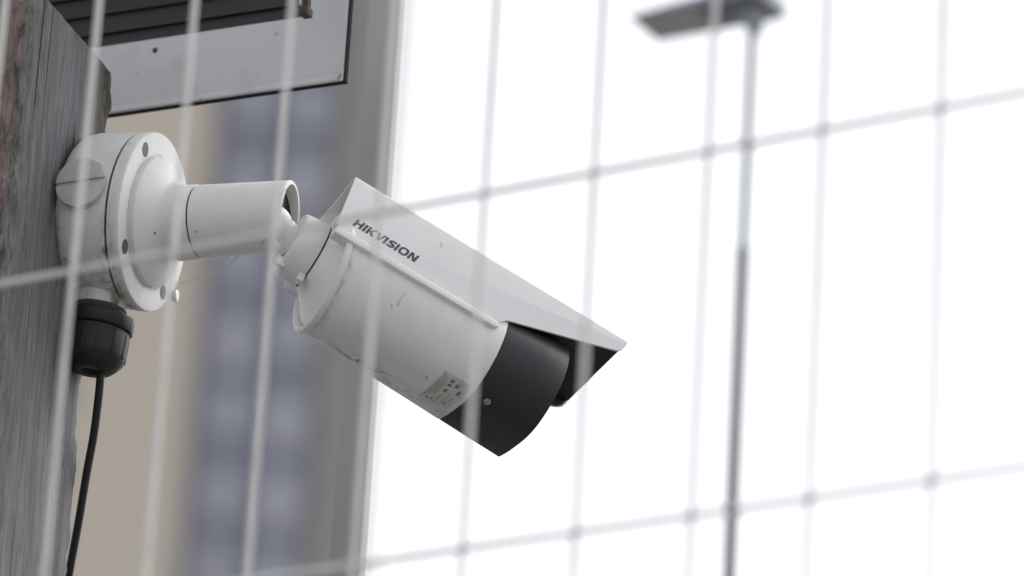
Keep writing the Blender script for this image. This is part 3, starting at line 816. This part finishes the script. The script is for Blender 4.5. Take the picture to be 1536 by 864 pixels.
for i in range(int(HT/fl)-1):
    for cidx, (xa, xb) in enumerate(((-3.72, -3.07), (-2.35, -1.6))):
        kind = rw_.choice((0, 1, 1, 2)); jz = rw_.uniform(-0.12, 0.12)
        zo, hh, mm_ = ((0.30, 1.45, 'pale'), (0.45, 1.25, 'pale_mid'), (0.35, 1.6, 'pale_dim'))[kind]
        if (cidx, kind) not in wins:
            g = G().box(Ft, xa-(.12 if kind == 2 else 0), xb, 0.28, 0.5, zo, zo+hh); f_ = tpart('window', g, mm_); wins[(cidx, kind)] = f_; f_.location += UP*(fl*i+jz)
            f_['_z'] = fl*i+jz
        else:
            share(wins[(cidx, kind)], tw, 0, fl*i+jz-wins[(cidx, kind)]['_z'])
for xa in (-4.3, -2.8):
    g = G().box(Ft, xa, xa+0.16, 0.2, 0.5, 0, HT-0.6); tpart('mullion', g, 'blue')
# small windows in the beige wall farther over
w0 = None
for i in range(int(HT/fl)-1):
    for j in range(3):
        if w0 is None:
            g = G().box(Ft, -14.6, -13.2, -0.04, 0.0, 0.9, 2.1); w0 = tpart('window', g, 'blue')
        else: share(w0, tw, j*2.9, i*fl)

# ------------------------------------------------------------------ welded mesh fence in front
TH, SX, SZ = 0.56723554, 0.06953806, 0.2065689
FO = Vector((-0.25228197, 2.9*math.cos(.354), 0.88998445+1.5))
fd = Vector((math.cos(TH), -math.sin(TH), 0)); fn = UP.cross(fd); fn = fn if fn.y < 0 else -fn   # fn towards the viewer
rw = 0.0018
i0, i1 = -8, 16
zb = FO.z-SZ*math.floor((FO.z-0.05)/SZ); zt = FO.z+SZ*3
fc = FO+fd*SX*4; fc = Vector((fc.x, fc.y, 0))
fence = thing('mesh_fence', fc, 'galvanised welded wire mesh fence panel, blurred in the foreground across the whole view', 'fence')
def wob(i, z): return fn*noise.noise(Vector((i*3.7, z*1.1, 1)))*0.0012+fd*noise.noise(Vector((i*2.3, z*1.3, 5)))*0.0012
for i in range(i0, i1+1):
    b0 = FO+fd*SX*i; pts = []
    z = zb-0.03
    while z < zt+0.02: pts.append(Vector((b0.x, b0.y, z))+wob(i, z)); z += 0.1
    pts.append(Vector((b0.x, b0.y, zt+0.02)))
    build('upright_wire', G().tube(pts, rw, 10), M['steel'], fence)
z = zb; j = 0
while z < zt+0.01:
    p0, p1 = FO+fd*SX*(i0-0.4), FO+fd*SX*(i1+0.4); pts = []
    for q_ in range(13):
        pp = p0.lerp(p1, q_/12); pts.append(Vector((pp.x, pp.y, z))-fn*(2*rw-0.0003)+UP*noise.noise(Vector((q_*.6, j*2.1, 9)))*0.0008)
    build('cross_wire', G().tube(pts, rw, 10), M['steel'], fence)
    z += SZ; j += 1
for i in (i0-0.6, i1+0.6):
    b0 = FO+fd*SX*i
    build('frame_tube', G().tube([Vector((b0.x, b0.y, 0)), Vector((b0.x, b0.y, zt+0.05))], 0.019, 20), M['steel'], fence)
p0, p1 = FO+fd*SX*(i0-0.6), FO+fd*SX*(i1+0.6)
build('frame_tube', G().tube([Vector((p0.x, p0.y, zt+0.07)), Vector((p1.x, p1.y, zt+0.07))], 0.019, 20), M['steel'], fence)

# ------------------------------------------------------------------ loose spider silk under the arm
sd_ = 3.62
pts = smooth_path([P(262, 437, sd_+.005), P(275, 423, sd_), P(300, 417, sd_), P(326, 410, sd_), P(340, 402, sd_), P(352, 389, sd_-.005), P(356, 384, sd_-.008)], 6)
rr = [0.5*K+0.8*K*max(0, math.sin(i/len(pts)*9))*(1 if i > 14 else .3) for i in range(len(pts))]
sw = build('spider_thread', G().tube(pts, rr, 6), M['web'], origin=pts[0])
sw['label'] = 'wispy pale spider thread strung below the white arm'; sw['category'] = 'spider web'

for o in SC.objects:
    for k_ in ('_o', '_z'):
        if k_ in o: del o[k_]
